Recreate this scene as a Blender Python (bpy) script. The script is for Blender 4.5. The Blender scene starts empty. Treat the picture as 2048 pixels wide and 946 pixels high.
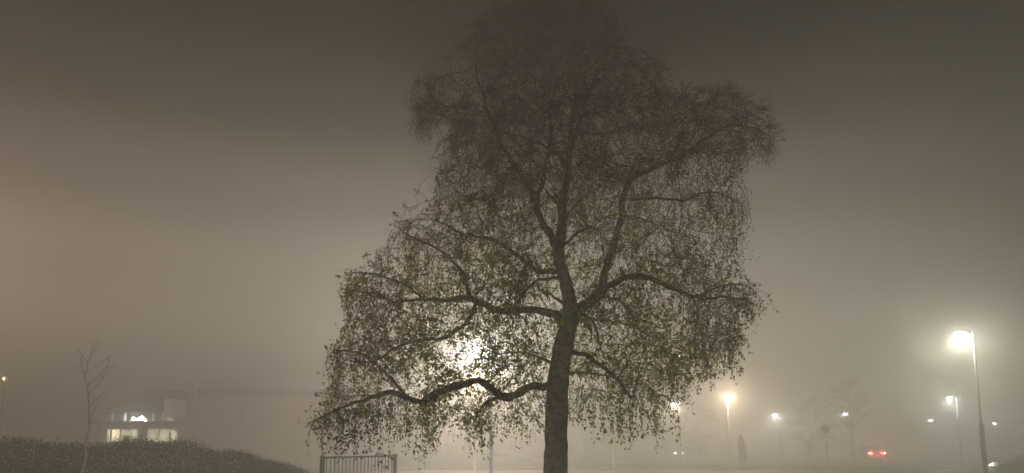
import bpy, bmesh, math, random
import numpy as np
from mathutils import Vector, Matrix, noise as mnoise

random.seed(11)
rng = np.random.default_rng(5)
scn = bpy.context.scene
C = scn.collection

# ------------------------------------------------------------------ camera
F, PX, PY, PITCH, EYE = 1500.0, 1024.0, 663.0, math.radians(8.6), 1.6
cp, sp = math.cos(PITCH), math.sin(PITCH)
cam_d = bpy.data.cameras.new('camera')
cam = bpy.data.objects.new('camera', cam_d); C.objects.link(cam)
cam.location = (0, 0, EYE); cam.rotation_euler = (math.pi / 2 + PITCH, 0, 0)
cam_d.sensor_width = 36.0; cam_d.lens = 36.0 * F / 2048.0
cam_d.shift_y = (PY - 473.0) / 2048.0
cam_d.clip_end = 2000.0
scn.camera = cam


def at(px, py, Y):
    """point of the place seen at photograph pixel (px, py), Y metres out"""
    xc, yc = (px - PX) / F, (PY - py) / F
    d = Vector((xc, cp - yc * sp, sp + yc * cp))
    t = Y / d.y
    return Vector((d.x * t, Y, EYE + d.z * t))


def proj(p):
    x, y, z = p[0], p[1], p[2] - EYE
    dep = y * cp + z * sp
    return PX + F * x / dep, PY - F * (z * cp - y * sp) / dep


# ------------------------------------------------------------------ materials
def mat(name, col, rough=0.8, var=0.25, scale=6.0, bump=0.0, metal=0.0, col2=None, spec=0.3, detail=4.0):
    m = bpy.data.materials.new(name); m.use_nodes = True
    nt = m.node_tree; b = nt.nodes['Principled BSDF']
    tc = nt.nodes.new('ShaderNodeTexCoord')
    nz = nt.nodes.new('ShaderNodeTexNoise'); nz.inputs['Scale'].default_value = scale
    nz.inputs['Detail'].default_value = detail
    nt.links.new(tc.outputs['Object'], nz.inputs['Vector'])
    rp = nt.nodes.new('ShaderNodeValToRGB')
    c2 = col2 or tuple(c * (1 + var) for c in col)
    c1 = col if col2 else tuple(c * (1 - var) for c in col)
    rp.color_ramp.elements[0].position = 0.35; rp.color_ramp.elements[1].position = 0.65
    rp.color_ramp.elements[0].color = (*c1, 1); rp.color_ramp.elements[1].color = (*c2, 1)
    nt.links.new(nz.outputs['Fac'], rp.inputs['Fac'])
    nt.links.new(rp.outputs['Color'], b.inputs['Base Color'])
    b.inputs['Roughness'].default_value = rough
    b.inputs['Metallic'].default_value = metal
    b.inputs['Specular IOR Level'].default_value = spec
    if bump:
        bp = nt.nodes.new('ShaderNodeBump'); bp.inputs['Strength'].default_value = bump
        nt.links.new(nz.outputs['Fac'], bp.inputs['Height'])
        nt.links.new(bp.outputs['Normal'], b.inputs['Normal'])
    return m


def leaf_mat(name, col, var=0.3, trans=0.35, through=None):
    m = mat(name, col, 0.8, var, 3.0, spec=0.06)
    nt = m.node_tree; b = nt.nodes['Principled BSDF']; out = nt.nodes['Material Output']
    src = b.inputs['Base Color'].links[0].from_socket
    tr = nt.nodes.new('ShaderNodeBsdfTranslucent'); (nt.links.new(src, tr.inputs['Color']) if through is None else setattr(tr.inputs['Color'], 'default_value', (*through, 1)))
    mx = nt.nodes.new('ShaderNodeMixShader'); mx.inputs['Fac'].default_value = trans
    nt.links.new(b.outputs[0], mx.inputs[1]); nt.links.new(tr.outputs[0], mx.inputs[2])
    nt.links.new(mx.outputs[0], out.inputs['Surface'])
    return m


def emit_mat(name, col, strength):
    m = bpy.data.materials.new(name); m.use_nodes = True
    nt = m.node_tree; b = nt.nodes['Principled BSDF']
    b.inputs['Base Color'].default_value = (0.8, 0.8, 0.8, 1)
    b.inputs['Emission Color'].default_value = (*col, 1)
    b.inputs['Emission Strength'].default_value = strength
    try: m.cycles.emission_sampling = 'NONE'
    except Exception: pass
    return m


def glass_mat(name, tint=(0.9, 0.95, 0.95)):
    m = bpy.data.materials.new(name); m.use_nodes = True
    nt = m.node_tree; nt.nodes.remove(nt.nodes['Principled BSDF']); out = nt.nodes['Material Output']
    t = nt.nodes.new('ShaderNodeBsdfTransparent'); t.inputs['Color'].default_value = (*tint, 1)
    g = nt.nodes.new('ShaderNodeBsdfGlossy'); g.inputs['Roughness'].default_value = 0.05
    mx = nt.nodes.new('ShaderNodeMixShader'); mx.inputs['Fac'].default_value = 0.08
    nt.links.new(t.outputs[0], mx.inputs[1]); nt.links.new(g.outputs[0], mx.inputs[2])
    nt.links.new(mx.outputs[0], out.inputs['Surface'])
    return m


M = dict(
    bark=mat('bark', (0.035, 0.028, 0.022), 0.95, scale=9, bump=0.9, col2=(0.2, 0.18, 0.15), detail=9),
    limb=mat('limb_bark', (0.05, 0.04, 0.03), 0.95, scale=10, bump=0.5, col2=(0.11, 0.09, 0.068), spec=0.1),
    twig=mat('twig_bark', (0.034, 0.026, 0.022), 0.9, 0.2, spec=0.1),
    leaf_green=leaf_mat('leaf_green', (0.15, 0.19, 0.012), trans=0.58, through=(0.4, 0.48, 0.02)),
    leaf_olive=leaf_mat('leaf_olive', (0.24, 0.19, 0.018), trans=0.58, through=(0.56, 0.44, 0.025)),
    leaf_brown=leaf_mat('leaf_brown', (0.06, 0.04, 0.026), trans=0.5, through=(0.14, 0.085, 0.045)),
    leaf_yellow=leaf_mat('leaf_yellow', (0.22, 0.16, 0.04)),
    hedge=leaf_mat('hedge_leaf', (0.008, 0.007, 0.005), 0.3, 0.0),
    palebark=mat('pale_bark', (0.6, 0.5, 0.36), 0.9, scale=9, bump=0.3, col2=(0.75, 0.64, 0.48)),
    grass=mat('grass', (0.03, 0.045, 0.015), 0.95, scale=2.2, bump=0.6, col2=(0.075, 0.08, 0.03), detail=10),
    blade=leaf_mat('grass_blade', (0.05, 0.065, 0.022), 0.4, 0.3),
    asphalt=mat('asphalt', (0.045, 0.045, 0.046), 0.55, scale=40, bump=0.3, col2=(0.07, 0.07, 0.068), detail=8),
    paving=mat('paving', (0.2, 0.19, 0.18), 0.8, scale=12, bump=0.2, col2=(0.3, 0.29, 0.27)),
    kerb=mat('kerb', (0.3, 0.29, 0.28), 0.8, scale=8, bump=0.2),
    paint=mat('road_paint', (0.7, 0.7, 0.67), 0.7, 0.15, 20),
    palesteel=mat('pale_steel', (0.24, 0.235, 0.22), 0.8, 0.1, 12),
    steel=mat('galvanised_steel', (0.1, 0.1, 0.095), 0.7, 0.15, 12, metal=0.1),
    darksteel=mat('dark_steel', (0.05, 0.052, 0.055), 0.5, 0.2, 12),
    signback=mat('sign_back', (0.09, 0.09, 0.09), 0.6, 0.2, 8),
    yellow=mat('yellow_paint', (0.65, 0.45, 0.05), 0.5, 0.15, 8),
    wall=mat('render_wall', (0.34, 0.28, 0.23), 0.9, 0.12, 5, 0.2),
    brick=mat('brick_wall', (0.27, 0.19, 0.145), 0.9, 0.25, 12, 0.3),
    white=mat('white_paint', (0.72, 0.71, 0.68), 0.6, 0.06, 6),
    roof=mat('roof_felt', (0.06, 0.055, 0.05), 0.9, 0.2, 6, 0.2),
    wood=mat('timber', (0.2, 0.12, 0.07), 0.8, 0.3, 9, 0.2),
    inner=mat('inner_wall', (0.6, 0.57, 0.5), 0.85, 0.08, 3),
    carpaint=mat('dark_car_paint', (0.03, 0.032, 0.035), 0.25, 0.1, 3, spec=0.6),
    redpaint=mat('grey_car_paint', (0.12, 0.12, 0.13), 0.3, 0.1, 3, spec=0.6),
    rubber=mat('rubber', (0.02, 0.02, 0.02), 0.9, 0.2, 20),
    carglass=mat('car_glass', (0.012, 0.014, 0.016), 0.08, 0.1, 3, spec=0.8),
    glass=glass_mat('window_glass'),
    lens_white=emit_mat('lens_white', (0.9, 0.98, 1.0), 60.0),
    lens_warm=emit_mat('lens_warm', (1.0, 0.88, 0.66), 60.0),
    lens_bright=emit_mat('lens_bright', (0.88, 0.97, 1.0), 160.0),
    lens_cool=emit_mat('lens_cool', (0.7, 0.85, 1.0), 220.0),
    lens_far=emit_mat('lens_far', (0.9, 1.0, 1.0), 420.0),
    lens_dim=emit_mat('lens_dim', (1.0, 0.75, 0.3), 0.9),
    tube=emit_mat('fluorescent_tube', (0.92, 0.97, 1.0), 60.0),
    tail=emit_mat('tail_lamp', (1.0, 0.1, 0.09), 45.0),
    taildim=emit_mat('tail_lamp_dim', (1.0, 0.12, 0.1), 7.0),
    headlamp=emit_mat('headlamp', (0.85, 0.95, 1.0), 26.0),
)


# ------------------------------------------------------------------ mesh helpers
class MB:
    def __init__(s): s.v, s.f, s.mi = [], [], []

    def face(s, idx, mi=0): s.f.append(idx); s.mi.append(mi)

    def box(s, x0, x1, y0, y1, z0, z1, mi=0):
        b = len(s.v)
        s.v += [(x0, y0, z0), (x1, y0, z0), (x1, y1, z0), (x0, y1, z0), (x0, y0, z1), (x1, y0, z1), (x1, y1, z1), (x0, y1, z1)]
        for q in ((3, 2, 1, 0), (4, 5, 6, 7), (0, 1, 5, 4), (1, 2, 6, 5), (2, 3, 7, 6), (3, 0, 4, 7)):
            s.face(tuple(b + i for i in q), mi)
        return s

    def tube(s, pts, rad, n=8, cap=True, mi=0):
        pts = [Vector(p) for p in pts]
        b = len(s.v); ref = None
        for i, p in enumerate(pts):
            t = (pts[min(i + 1, len(pts) - 1)] - pts[max(i - 1, 0)])
            if t.length < 1e-9: t = Vector((0, 0, 1))
            t.normalize()
            if ref is None:
                ref = t.orthogonal().normalized()
            u = ref - t * ref.dot(t)
            u = u.normalized() if u.length > 1e-6 else t.orthogonal().normalized()
            ref = u; w = t.cross(u)
            r = rad[i] if hasattr(rad, '__len__') else rad
            for k in range(n):
                a = 2 * math.pi * k / n
                s.v.append(tuple(p + (u * math.cos(a) + w * math.sin(a)) * r))
        for i in range(len(pts) - 1):
            for k in range(n):
                k2 = (k + 1) % n
                s.face((b + i * n + k, b + i * n + k2, b + (i + 1) * n + k2, b + (i + 1) * n + k), mi)
        if cap:
            s.face(tuple(b + k for k in range(n))[::-1], mi)
            e = b + (len(pts) - 1) * n
            s.face(tuple(e + k for k in range(n)), mi)
        return s

    def lathe(s, prof, n=16, c=(0, 0, 0), mi=0):
        b = len(s.v)
        for r, z in prof:
            for k in range(n):
                a = 2 * math.pi * k / n
                s.v.append((c[0] + r * math.cos(a), c[1] + r * math.sin(a), c[2] + z))
        for i in range(len(prof) - 1):
            for k in range(n):
                k2 = (k + 1) % n
                s.face((b + i * n + k, b + i * n + k2, b + (i + 1) * n + k2, b + (i + 1) * n + k), mi)
        s.face(tuple(b + k for k in range(n))[::-1], mi)
        e = b + (len(prof) - 1) * n
        s.face(tuple(e + k for k in range(n)), mi)
        return s

    def prism(s, outline, y0, y1, in0=0.0, mi=0):
        """outline [(x,z)] extruded along y"""
        b = len(s.v); n = len(outline)
        for y in (y0, y1):
            for x, z in outline: s.v.append((x, y, z))
        for k in range(n):
            k2 = (k + 1) % n
            s.face((b + k, b + k2, b + n + k2, b + n + k), mi)
        s.face(tuple(b + k for k in range(n))[::-1], mi); s.face(tuple(b + n + k for k in range(n)), mi)
        return s

    def build(s, name, mats, parent=None, smooth=False):
        me = bpy.data.meshes.new(name)
        me.from_pydata(s.v, [], s.f)
        if not isinstance(mats, (list, tuple)): mats = [mats]
        for m in mats: me.materials.append(m)
        if any(s.mi): me.polygons.foreach_set('material_index', s.mi)
        if smooth: me.polygons.foreach_set('use_smooth', [True] * len(s.f))
        me.update()
        o = bpy.data.objects.new(name, me); C.objects.link(o)
        if parent: o.parent = parent
        return o


def quads_mesh(name, V, mi, mats, parent=None):
    """V: (n,4,3) array of quads"""
    n = len(V)
    me = bpy.data.meshes.new(name)
    me.vertices.add(n * 4); me.vertices.foreach_set('co', np.ascontiguousarray(V, dtype=np.float32).ravel())
    me.loops.add(n * 4); me.loops.foreach_set('vertex_index', np.arange(n * 4, dtype=np.int32))
    me.polygons.add(n); me.polygons.foreach_set('loop_start', np.arange(0, n * 4, 4, dtype=np.int32))
    for m in mats: me.materials.append(m)
    me.polygons.foreach_set('material_index', np.ascontiguousarray(mi, dtype=np.int32))
    me.update(calc_edges=True); me.validate()
    o = bpy.data.objects.new(name, me); C.objects.link(o)
    if parent: o.parent = parent
    return o


def tag(o, label=None, cat=None, group=None, kind=None):
    if label: o['label'] = label
    if cat: o['category'] = cat
    if group: o['group'] = group
    if kind: o['kind'] = kind
    return o


def empty(name, loc=(0, 0, 0), rz=0.0, label=None, cat=None, group=None):
    o = bpy.data.objects.new(name, None); C.objects.link(o)
    o.location = loc; o.rotation_euler = (0, 0, rz); o.empty_display_size = 0.3
    return tag(o, label, cat, group)


LAMP_GAIN = 2.65


def point_light(name, parent, loc, col, watts, radius=0.12, spot=None, blend=0.5):
    ld = bpy.data.lights.new(name, 'SPOT' if spot else 'POINT')
    ld.color = col; ld.energy = watts * LAMP_GAIN; ld.shadow_soft_size = radius
    if spot: ld.spot_size = math.radians(spot); ld.spot_blend = blend
    o = bpy.data.objects.new(name, ld); C.objects.link(o)
    o.location = loc; o.parent = parent
    return o


def leaf_quads(P, size, droop=0.5):
    """diamond leaves at P (n,3) with lengths size (n,)"""
    n = len(P)
    d = rng.normal(size=(n, 3)); d[:, 2] -= droop * 2
    d /= np.linalg.norm(d, axis=1)[:, None]
    r = rng.normal(size=(n, 3)); w = np.cross(d, r); w /= np.linalg.norm(w, axis=1)[:, None] + 1e-9
    s = size[:, None]
    mid = P + d * s * 0.45
    return np.stack([P, mid + w * s * 0.36, P + d * s, mid - w * s * 0.36], axis=1)


# ------------------------------------------------------------------ setting
def grid_sheet(name, x0, x1, y0, y1, z, m, nx=1, ny=1, amp=0.0):
    mb = MB()
    for j in range(ny + 1):
        for i in range(nx + 1):
            mb.v.append((x0 + (x1 - x0) * i / nx, y0 + (y1 - y0) * j / ny, z + (random.uniform(-amp, amp) if amp else 0)))
    for j in range(ny):
        for i in range(nx):
            a = j * (nx + 1) + i
            mb.face((a, a + 1, a + nx + 2, a + nx + 1))
    return mb.build(name, m)


tag(grid_sheet('grass_ground', -240, 240, -40, 240, 0.0, M['grass']), kind='structure')
# street running across behind the tree, a side road and a back road beyond it
tag(grid_sheet('road', -8.5, 240, 44.3, 52.0, 0.004, M['asphalt']), kind='structure')
tag(grid_sheet('side_road', 36.9, 43.5, 52.0, 91.0, 0.004, M['asphalt']), kind='structure')
tag(grid_sheet('back_road', -8.5, 240.0, 91.0, 98.0, 0.004, M['asphalt']), kind='structure')
mb = MB()
mb.box(-8.5, 240, 44.0, 44.3, -0.05, 0.12)
mb.box(-8.5, 36.9, 52.0, 52.3, -0.05, 0.12)
mb.box(43.5, 240, 52.0, 52.3, -0.05, 0.12)
tag(mb.build('kerb', M['kerb']), kind='structure')
mb = MB()
mb.box(-8.5, 36.9, 52.3, 55.0, -0.05, 0.11)
mb.box(-8.5, 240, 41.6, 44.0, -0.05, 0.105)
tag(mb.build('pavement', M['paving']), kind='structure')
mb = MB()
for k in range(-1, 15):
    mb.box(k * 6.0, k * 6.0 + 3.0, 48.05, 48.17, 0.004, 0.009)
tag(mb.build('road_markings', M['paint']), kind='structure')

# ------------------------------------------------------------------ birch
TY = 15.0
base = at(1108, 1050, TY); base.z = 0.0
birch = empty('weeping_birch', base, 0, 'tall weeping birch with drooping leafy branches filling the middle of the picture', 'tree')
TB = np.array(base)

OUT = [(1035, -30), (1028, 0), (960, 22), (930, 40), (905, 75), (888, 128), (850, 140), (828, 160), (812, 225), (818, 262), (845, 292), (868, 288), (880, 258),
       (885, 300), (868, 350), (862, 405), (800, 418), (782, 455), (776, 500), (725, 512), (692, 540), (680, 590), (700, 640), (672, 662), (648, 700), (650, 735),
       (642, 775), (628, 810), (605, 850), (600, 890), (618, 905), (660, 908), (690, 925), (745, 935), (800, 940), (830, 905), (845, 880), (850, 930), (862, 938), (885, 900), (905, 890),
       (918, 915), (935, 890), (965, 912), (985, 880), (1005, 875), (1020, 905), (1035, 870), (1060, 880), (1085, 915), (1110, 880), (1150, 880), (1175, 920), (1200, 870),
       (1225, 850), (1240, 860), (1252, 915), (1265, 850), (1290, 830), (1310, 895), (1335, 850), (1330, 800), (1355, 800), (1370, 845), (1385, 800),
       (1420, 775), (1455, 750), (1490, 690), (1505, 645), (1528, 608), (1515, 570), (1492, 530), (1490, 490), (1478, 475), (1502, 415), (1488, 370), (1500, 330), (1520, 345), (1555, 325), (1562, 255),
       (1540, 205), (1490, 175), (1440, 160), (1385, 165), (1345, 160), (1340, 105), (1295, 90), (1265, 95), (1255, 50), (1235, 10), (1225, -30)]
OUTN = np.array(OUT, float)


def inside(px, py):
    c = False; n = len(OUT); j = n - 1
    for i in range(n):
        xi, yi = OUT[i]; xj, yj = OUT[j]
        if (yi > py) != (yj > py) and px < (xj - xi) * (py - yi) / (yj - yi) + xi: c = not c
        j = i
    return c


def span(py):
    xs = []
    n = len(OUT)
    for i in range(n):
        (xa, ya), (xb, yb) = OUT[i], OUT[(i + 1) % n]
        if (ya > py) != (yb > py): xs.append(xa + (xb - xa) * (py - ya) / (yb - ya))
    return (min(xs), max(xs)) if xs else (1100, 1101)


SC = {}  # traced limbs: list of (px, py, dY), radius px start -> end


def wig(pts, rad, key):
    """smooth a traced pixel polyline into 3-D points ~0.12 m apart"""
    P = [at(x, y, TY + d) for x, y, d in pts]
    out, R = [], []
    n = len(P)
    L = sum((P[i + 1] - P[i]).length for i in range(n - 1)); run = 0
    for i in range(n - 1):
        p0, p1, p2, p3 = P[max(i - 1, 0)], P[i], P[i + 1], P[min(i + 2, n - 1)]
        seg = (p2 - p1).length; k = max(1, int(seg / 0.12))
        for q in range(k):
            t = q / k
            a = 0.5 * ((2 * p1) + (p2 - p0) * t + (2 * p0 - 5 * p1 + 4 * p2 - p3) * t * t + (3 * p1 - p0 - 3 * p2 + p3) * t ** 3)
            f = (run + seg * t) / L
            fi = f * (len(rad) - 1); j = min(int(fi), len(rad) - 2)
            R.append((rad[j] + (rad[j + 1] - rad[j]) * (fi - j)) * TY / F)
            jt = 0.004 if key == 'trunk' else 0.013
            out.append(a + Vector((random.gauss(0, jt), random.gauss(0, jt), random.gauss(0, jt))))
        run += seg
    out.append(P[-1]); R.append(rad[-1] * TY / F)
    SC[key] = (out, R)


trunk_px = [(1107, 1054, 0), (1108, 1000, 0), (1110, 946, 0), (1112, 850, 0), (1116, 770, 0), (1126, 700, 0), (1138, 645, 0), (1139, 600, 0.05), (1127, 550, 0.1), (1117, 515, 0.15),
            (1120, 480, 0.2), (1125, 440, 0.25), (1124, 400, 0.3), (1136, 350, 0.3), (1140, 290, 0.3), (1150, 210, 0.3), (1160, 120, 0.3), (1166, 40, 0.3), (1168, -22, 0.3)]
wig(trunk_px, [30, 25, 23, 22, 21.5, 20, 15, 12.5, 11, 10, 8, 6.5, 5, 4, 3, 2.2, 1.3], 'trunk')
L = [
    ([(1138, 655, 0), (1160, 618, 0), (1197, 589, .1), (1209, 550, .2), (1230, 483, .4), (1243, 428, .5), (1251, 377, .5), (1273, 352, .4), (1306, 335, .3), (1336, 322, .2), (1371, 308, .1), (1405, 280, 0), (1447, 258, -.1), (1493, 252, -.2), (1530, 268, -.2)], [15, 13, 10, 8, 7.5, 7, 6, 4, 2.5, 1.5]),
    ([(1199, 588, .1), (1213, 573, 0), (1247, 558, -.2), (1277, 553, -.4), (1315, 561, -.6), (1357, 580, -.8), (1391, 595, -1), (1442, 594, -1.1), (1497, 597, -1.2)], [9, 7.5, 6.5, 5.5, 4, 3, 1.5]),
    ([(1391, 595, -1), (1433, 575, -.7), (1467, 567, -.5), (1500, 575, -.4)], [3, 2, 1.2]),
    ([(1260, 398, .5), (1315, 396, .4), (1366, 400, .3), (1399, 386, .3), (1442, 388, .2), (1484, 408, .1)], [4.5, 3.5, 3, 2, 1.2]),
    ([(1205, 593, .1), (1239, 601, -.3), (1264, 631, -.6), (1280, 662, -.8)], [3.5, 2.5, 1.5]),
    ([(1145, 705, 0), (1170, 710, -.3), (1192, 724, -.6), (1234, 759, -1.1), (1262, 795, -1.5)], [6, 5, 4, 2.5]),
    ([(1150, 630, 0), (1168, 628, -.4), (1187, 646, -.8), (1200, 690, -1.2)], [4, 3, 2]),
    ([(1115, 520, .15), (1104, 474, .1), (1082, 441, 0), (1072, 408, 0), (1055, 365, 0), (1038, 340, -.1), (1015, 308, -.2), (990, 258, -.3), (965, 190, -.3), (950, 120, -.3), (955, 60, -.3)], [9.5, 8.5, 8, 6, 5, 4, 3, 2, 1.2]),
    ([(1072, 405, 0), (1084, 360, .1), (1092, 325, .3), (1102, 270, .4), (1096, 180, .5), (1082, 90, .5), (1060, 10, .5)], [5.5, 5, 4, 3, 2, 1.2]),
    ([(1118, 543, .1), (1078, 543, -.1), (1049, 521, -.3), (1019, 500, -.5), (980, 478, -.7), (925, 466, -.9), (870, 440, -1)], [6, 5, 4, 3.5, 2.5, 1.2]),
    ([(1120, 555, .1), (1074, 562, -.4), (1045, 590, -.8), (1030, 620, -1)], [4, 3, 1.5]),
    ([(1138, 668, 0), (1122, 640, 0), (1104, 627, -.1), (1074, 620, -.2), (1032, 622, -.3), (989, 618, -.4), (956, 605, -.5), (926, 595, -.5), (892, 601, -.6), (850, 597, -.6), (790, 602, -.7), (745, 588, -.8), (705, 580, -.9)], [11, 9.5, 8.5, 8, 7.5, 6.5, 5, 4, 3, 2, 1.2]),
    ([(951, 608, -.5), (938, 640, -.8), (888, 676, -1.1), (850, 678, -1.3), (800, 690, -1.5), (745, 725, -1.7), (700, 720, -1.8)], [5, 4, 3.5, 3, 2, 1.2]),
    ([(940, 597, -.5), (922, 542, -.4), (875, 497, -.3), (824, 476, -.2), (795, 455, -.2)], [5, 4, 3, 1.5]),
    ([(850, 597, -.6), (790, 560, -.5), (740, 548, -.4), (705, 545, -.3)], [3, 2.2, 1.2]),
    ([(1118, 768, 0), (1085, 773, -.1), (1055, 775, -.3), (1017, 796, -.5), (986, 782, -.6), (957, 760, -.7), (931, 768, -.8), (886, 782, -1), (841, 803, -1.2), (814, 796, -1.3), (793, 786, -1.4), (765, 789, -1.5), (683, 816, -1.8), (625, 845, -2)], [10, 9.5, 9, 8.5, 8, 7.5, 7, 6, 5, 3.5, 2.2, 1.2]),
    ([(814, 796, -1.3), (792, 768, -1.3), (760, 735, -1.4), (715, 705, -1.4), (670, 700, -1.4)], [4, 3, 2.2, 1.2]),
    ([(1000, 790, -.6), (960, 815, -1), (945, 850, -1.3)], [4, 3, 1.5]),
    ([(1140, 330, .3), (1085, 290, .7), (1000, 262, 1), (925, 241, 1.1), (876, 230, 1.1), (836, 216, 1.1)], [4, 3.5, 3, 2, 1]),
    ([(1150, 230, .3), (1190, 170, .6), (1240, 130, .8), (1300, 118, .9)], [4, 3, 2, 1]),
    ([(1341, 318, .2), (1370, 260, .3), (1392, 237, .4), (1435, 195, .4), (1470, 185, .4)], [4, 3, 2, 1]),
    ([(1140, 310, .3), (1160, 240, 0), (1200, 130, -.4), (1215, 50, -.5)], [4.5, 3, 2, 1]),
    # limbs that run towards and away from the camera
    ([(1120, 500, .2), (1150, 470, -.8), (1180, 455, -1.8), (1200, 460, -2.6)], [6, 4.5, 3, 1.5]),
    ([(1132, 610, .1), (1100, 590, 1), (1060, 570, 2.1), (1020, 575, 3)], [7, 5, 3, 1.5]),
    ([(1150, 640, .1), (1200, 640, 1.1), (1260, 650, 2.2), (1310, 670, 3)], [7, 5, 3, 1.5]),
    ([(1125, 440, .25), (1160, 400, 1.2), (1210, 370, 2.2), (1260, 350, 2.8)], [5, 4, 2.5, 1.5]),
    ([(1124, 420, .3), (1080, 370, 1.2), (1030, 340, 2.2), (980, 330, 2.8)], [5, 4, 2.5, 1.5]),
    ([(1136, 350, .3), (1110, 300, -.6), (1075, 260, -1.5), (1030, 240, -2.1)], [4.5, 3.5, 2, 1]),
    ([(1245, 430, .5), (1290, 440, -.6), (1340, 460, -1.4), (1390, 480, -2)], [4.5, 3.5, 2, 1]),
    ([(1118, 740, 0), (1090, 720, 1), (1040, 705, 2), (990, 710, 3)], [6, 4.5, 3, 1.5]),
    ([(1118, 750, 0), (1160, 745, 1), (1210, 750, 1.9), (1260, 765, 2.6)], [6, 4.5, 3, 1.5]),
]
for q in range(len(L) - 9, len(L)): L[q] = (L[q][0], [r * 0.66 for r in L[q][1]])
for i, (p, r) in enumerate(L): wig(p, r, i)

# -- crown by space colonisation
nodes, par, tr = [], [], []
for key in SC:
    P, R = SC[key]
    b = len(nodes)
    st = 0
    if key == 'trunk': st = next(i for i, p in enumerate(P) if p.z > 2.0)
    for i in range(st, len(P)):
        nodes.append(np.array(P[i])); par.append(len(nodes) - 2 if i > st else -1); tr.append(R[i])
nsc = len(nodes)


def depth_half(px, py):
    a, b = span(py)
    w = (b - a) / 2; c = (a + b) / 2
    t = max(0.0, 1 - ((px - c) / max(w, 1)) ** 2)
    return max(0.25, min(4.2, w * TY / F) * math.sqrt(t) * 0.85)


ATT = []
while len(ATT) < 4200:
    px, py = random.uniform(595, 1565), random.uniform(-30, 880)
    if not inside(px, py) or not inside(px, min(py + 18, 940)): continue
    if py > 800 and random.random() < (py - 800) / 110: continue
    if 1150 < px and py > 700 and random.random() < (py - 700) / 170: continue
    h = depth_half(px, py)
    d = random.uniform(-h, h)
    if d < -0.6 and abs(px - 1125) < 45 and py > 560 and random.random() < 0.75: continue
    p = at(px, py, TY + d)
    if p.z < 1.9: continue
    ATT.append(np.array(p))
ATT = np.array(ATT)
NP = np.array(nodes)
best = np.full(len(ATT), 1e9); bi = np.zeros(len(ATT), int)
for s in range(0, len(NP), 300):
    D = np.linalg.norm(ATT[:, None] - NP[None, s:s + 300], axis=2)
    k = D.argmin(1); dm = D[np.arange(len(ATT)), k]
    u = dm < best; best[u] = dm[u]; bi[u] = k[u] + s
alive = best > 0.22
STEP = 0.17
for it in range(90):
    idx = np.where(alive)[0]
    if len(idx) < 15: break
    acc = {}
    for a in idx:
        if best[a] > 3.2: continue
        n = bi[a]; v = (ATT[a] - nodes[n]); v = v / (np.linalg.norm(v) + 1e-9)
        if n in acc: acc[n] += v
        else: acc[n] = v.copy()
    new = []
    for n, v in acc.items():
        v = v / (np.linalg.norm(v) + 1e-9)
        if par[n] >= 0:
            q = nodes[n] - nodes[par[n]]; v = v + 0.55 * q / (np.linalg.norm(q) + 1e-9)
        v = v + rng.normal(size=3) * 0.2 + np.array([0, 0, 0.05])
        v /= np.linalg.norm(v) + 1e-9
        p = nodes[n] + v * STEP
        nodes.append(p); par.append(int(n)); tr.append(0.0); new.append(len(nodes) - 1)
    if not new: break
    NN = np.array([nodes[i] for i in new])
    D = np.linalg.norm(ATT[idx][:, None] - NN[None], axis=2)
    k = D.argmin(1); dm = D[np.arange(len(idx)), k]
    u = dm < best[idx]
    best[idx[u]] = dm[u]; bi[idx[u]] = np.array(new)[k[u]]
    alive = alive & (best > 0.22)
N = len(nodes)
# pipe-model radii on grown nodes
kids = [[] for _ in range(N)]
for i in range(nsc, N): kids[par[i]].append(i)
rad = [0.0] * N
for i in range(N - 1, nsc - 1, -1):
    rad[i] = max(0.0045, sum(rad[k] ** 2.4 for k in kids[i]) ** (1 / 2.4)) if kids[i] else 0.004
twb = MB()
for i in range(nsc, N):
    p = par[i]
    first = p < nsc or (kids[p] and max(kids[p], key=lambda k: rad[k]) != i)
    if not first: continue
    ch = [p, i]; rr = [min(rad[i] * 1.1, tr[p] if p < nsc and tr[p] > 0 else 9), rad[i]]
    j = i
    while kids[j]:
        j = max(kids[j], key=lambda k: rad[k]); ch.append(j); rr.append(rad[j])
    pts = [Vector(nodes[c]) for c in ch]
    for q in range(1, len(pts) - 1):
        pts[q] = pts[q] * 0.5 + (Vector(nodes[ch[q - 1]]) + Vector(nodes[ch[q + 1]])) * 0.25
    twb.tube([p - base for p in pts], [r * 0.9 for r in rr], 5 if max(rr) > 0.012 else 4, cap=False)

# -- hanging strands with leaves
HOLES = [(1096, 600, 26, .85), (930, 150, 26, .75), (895, 262, 20, .85), (1175, 515, 24, .7), (1165, 470, 18, .5), (870, 620, 20, .4), (1400, 350, 30, .6), (1440, 430, 26, .5),
         (1290, 600, 24, .5), (1350, 640, 30, .45), (1010, 740, 24, .35), (1240, 690, 24, .4), (1000, 400, 22, .35), (1310, 360, 16, .5), (1450, 640, 26, .4), (1300, 500, 18, .4), (955, 697, 15, .96), (951, 745, 22, .1), (870, 600, 50, .3), (1240, 640, 50, .25), (1380, 660, 60, .25), (1300, 400, 60, .2), (880, 720, 40, .3)]
axis_px = [(x, y) for x, y, d in trunk_px if -20 < y < 950 and y > 430]


def near_trunk(px, py):
    for i in range(len(axis_px) - 1):
        (xa, ya), (xb, yb) = axis_px[i], axis_px[i + 1]
        if min(ya, yb) <= py <= max(ya, yb):
            t = (py - ya) / (yb - ya); return abs(px - (xa + (xb - xa) * t)) < 30
    return False


LP, LS, LM = [], [], []
stb = MB()
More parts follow.
